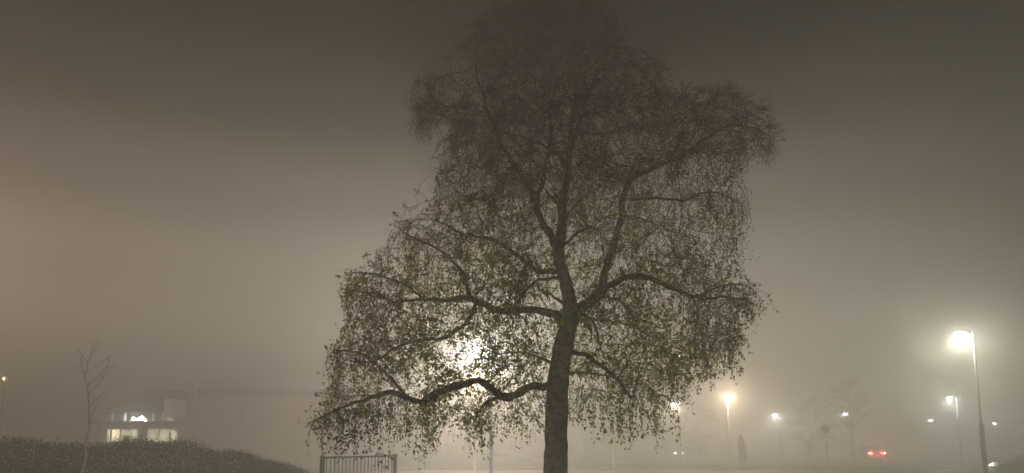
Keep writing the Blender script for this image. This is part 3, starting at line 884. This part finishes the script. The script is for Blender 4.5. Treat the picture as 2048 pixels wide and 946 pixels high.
# dim trees across the road
p = at(1706, 900, 79.0)
small_tree('dim_tree', (p.x, 79, 0), 8.6, 2.9, 2.7, 'dim tree in the fog right of the round sign', seed=5, nl=16000, r0=.16, leaf=.075, group='dim trees across the road')
p = at(1484, 900, 56.5)
sb = empty('slim_bush', (p.x, 56.5, 0), 0, 'slim dark bush below and right of the flat lidded lantern', 'bush')
MB().tube([(0, 0, -.05), (.02, 0, 1.4), (0, 0, 3.0)], [.05, .03, .008], 7).build('trunk', M['twig'], sb)
n = 4600
t = rng.random(n); a_ = rng.uniform(0, 6.283, n)
rr = .3 * np.clip(np.minimum(t / .12, (1 - t) / .3), 0.05, 1) ** .6 * rng.random(n) ** .45 * (1 + rng.normal(size=n) * .12)
Pb = np.stack([rr * np.cos(a_) + .06 * np.sin(t * 5), rr * np.sin(a_), .15 + 2.15 * t], 1)
tag(quads_mesh('crown', leaf_quads(Pb, rng.uniform(.04, .08, n), -.5), np.zeros(n), [M['leaf_brown']], sb), kind='stuff')
p = at(1400, 900, 82.0)
small_tree('dim_tree', (p.x, 82, 0), 6.0, 1.2, 2.6, 'faint bushy tree under the two lamps right of the birch', seed=12, nl=16000, r0=.16, leaf=.09, group='dim trees across the road')
p = at(1620, 900, 87.0)
small_tree('dim_tree', (p.x, 87, 0), 6.6, 1.2, 3.2, 'faintest far tree left of the round sign', seed=15, nl=16000, r0=.16, leaf=.1, group='dim trees across the road')

# grass blades on the verge in front of the pavement
n = 26000
P = np.stack([rng.uniform(-30, 34, n), 30 + 11.4 * rng.random(n), np.zeros(n)], 1)
d = rng.normal(size=(n, 3)) * .35; d[:, 2] = 1
hgt = rng.uniform(.05, .14, n)[:, None]
wv = np.stack([np.cos(a_ := rng.uniform(0, 6.28, n)), np.sin(a_), np.zeros(n)], 1) * .012
V = np.stack([P - wv, P + wv, P + d * hgt + wv * .2, P + d * hgt - wv * .2], 1)
tag(quads_mesh('grass_blades', V, np.zeros(n), [M['blade']]), 'long grass on the verge before the pavement', 'grass', None, 'stuff')

# ------------------------------------------------------------------ fog, night sky
hz = MB().box(-255, 255, -50, 255, -1.0, 13.0)
m = bpy.data.materials.new('fog'); m.use_nodes = True
nt = m.node_tree; nt.nodes.clear()
out = nt.nodes.new('ShaderNodeOutputMaterial'); pv = nt.nodes.new('ShaderNodeVolumePrincipled')
pv.inputs['Color'].default_value = (0.97, 0.962, 0.94, 1)
pv.inputs['Density'].default_value = 0.027
pv.inputs['Anisotropy'].default_value = 0.52
nt.links.new(pv.outputs[0], out.inputs['Volume'])
m.volume_intersection_method if hasattr(m, 'volume_intersection_method') else None
o = hz.build('haze', m); o['kind'] = 'stuff'

wd = bpy.data.worlds.new('World'); scn.world = wd; wd.use_nodes = True
nt = wd.node_tree; bg = nt.nodes['Background']
sky = nt.nodes.new('ShaderNodeTexSky'); sky.sky_type = 'NISHITA'; sky.sun_disc = False
sky.sun_elevation = math.radians(-6.0); sky.sun_rotation = math.radians(200)
# the town's glow: bright low round the horizon, fading to a dark zenith, warmer towards the left; extra glow added behind the camera
tc = nt.nodes.new('ShaderNodeTexCoord'); sx = nt.nodes.new('ShaderNodeSeparateXYZ')
nt.links.new(tc.outputs['Generated'], sx.inputs[0])
rp = nt.nodes.new('ShaderNodeValToRGB'); rp.color_ramp.interpolation = 'EASE'
el = rp.color_ramp.elements
SKYGLOW = [(0.0, .68), (.12, .63), (.22, .39), (.31, .175), (.41, .035), (.50, .004), (.7, .004), (1.0, .003)]
while len(el) < len(SKYGLOW): el.new(0.5)
for e, (p_, v_) in zip(el, SKYGLOW): e.position = p_; e.color = (v_, v_, v_, 1)
nt.links.new(sx.outputs['Z'], rp.inputs['Fac'])
mr = nt.nodes.new('ShaderNodeMapRange'); mr.inputs['From Min'].default_value = -.75; mr.inputs['From Max'].default_value = .45
nt.links.new(sx.outputs['X'], mr.inputs['Value'])
tn = nt.nodes.new('ShaderNodeMix'); tn.data_type = 'RGBA'
tn.inputs['A'].default_value = (.80, .59, .42, 1); tn.inputs['B'].default_value = (.95, .895, .79, 1)
nt.links.new(mr.outputs['Result'], tn.inputs['Factor'])
gl = nt.nodes.new('ShaderNodeMix'); gl.data_type = 'RGBA'; gl.blend_type = 'MULTIPLY'; gl.inputs['Factor'].default_value = 1.0
nt.links.new(rp.outputs['Color'], gl.inputs['A']); nt.links.new(tn.outputs['Result'], gl.inputs['B'])
sk = nt.nodes.new('ShaderNodeVectorMath'); sk.operation = 'SCALE'; sk.inputs['Scale'].default_value = 0.02
nt.links.new(sky.outputs[0], sk.inputs[0])
mr2 = nt.nodes.new('ShaderNodeMapRange'); mr2.inputs['From Min'].default_value = .25; mr2.inputs['From Max'].default_value = .6
mr2.inputs['To Min'].default_value = 1.0; mr2.inputs['To Max'].default_value = .08
nt.links.new(sx.outputs['X'], mr2.inputs['Value'])
dk = nt.nodes.new('ShaderNodeVectorMath'); dk.operation = 'SCALE'
nt.links.new(gl.outputs['Result'], dk.inputs[0]); nt.links.new(mr2.outputs['Result'], dk.inputs['Scale'])
ad = nt.nodes.new('ShaderNodeMix'); ad.data_type = 'RGBA'; ad.blend_type = 'ADD'; ad.inputs['Factor'].default_value = 1.0
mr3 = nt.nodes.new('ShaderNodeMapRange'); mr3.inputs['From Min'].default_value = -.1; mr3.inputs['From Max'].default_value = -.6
mr3.inputs['To Min'].default_value = 1.0; mr3.inputs['To Max'].default_value = 5.2  # added: sky behind the camera boosted to light the birch's front
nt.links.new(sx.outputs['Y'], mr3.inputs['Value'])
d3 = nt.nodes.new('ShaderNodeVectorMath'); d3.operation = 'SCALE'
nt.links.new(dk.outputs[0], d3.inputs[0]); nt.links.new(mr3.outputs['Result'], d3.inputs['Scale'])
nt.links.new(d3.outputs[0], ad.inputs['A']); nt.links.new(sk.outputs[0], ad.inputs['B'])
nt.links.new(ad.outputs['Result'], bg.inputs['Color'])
bg.inputs['Strength'].default_value = 1.0

# ------------------------------------------------------------------ render settings
scn.view_settings.view_transform = 'Standard'; scn.view_settings.look = 'None'
scn.view_settings.exposure = 0.0; scn.view_settings.gamma = 1.0
cy = scn.cycles
cy.max_bounces = 14; cy.diffuse_bounces = 2; cy.glossy_bounces = 2; cy.transmission_bounces = 2
cy.volume_bounces = 12; cy.transparent_max_bounces = 8
cy.sample_clamp_indirect = 3.0
cy.caustics_reflective = False; cy.caustics_refractive = False
cy.use_denoising = True
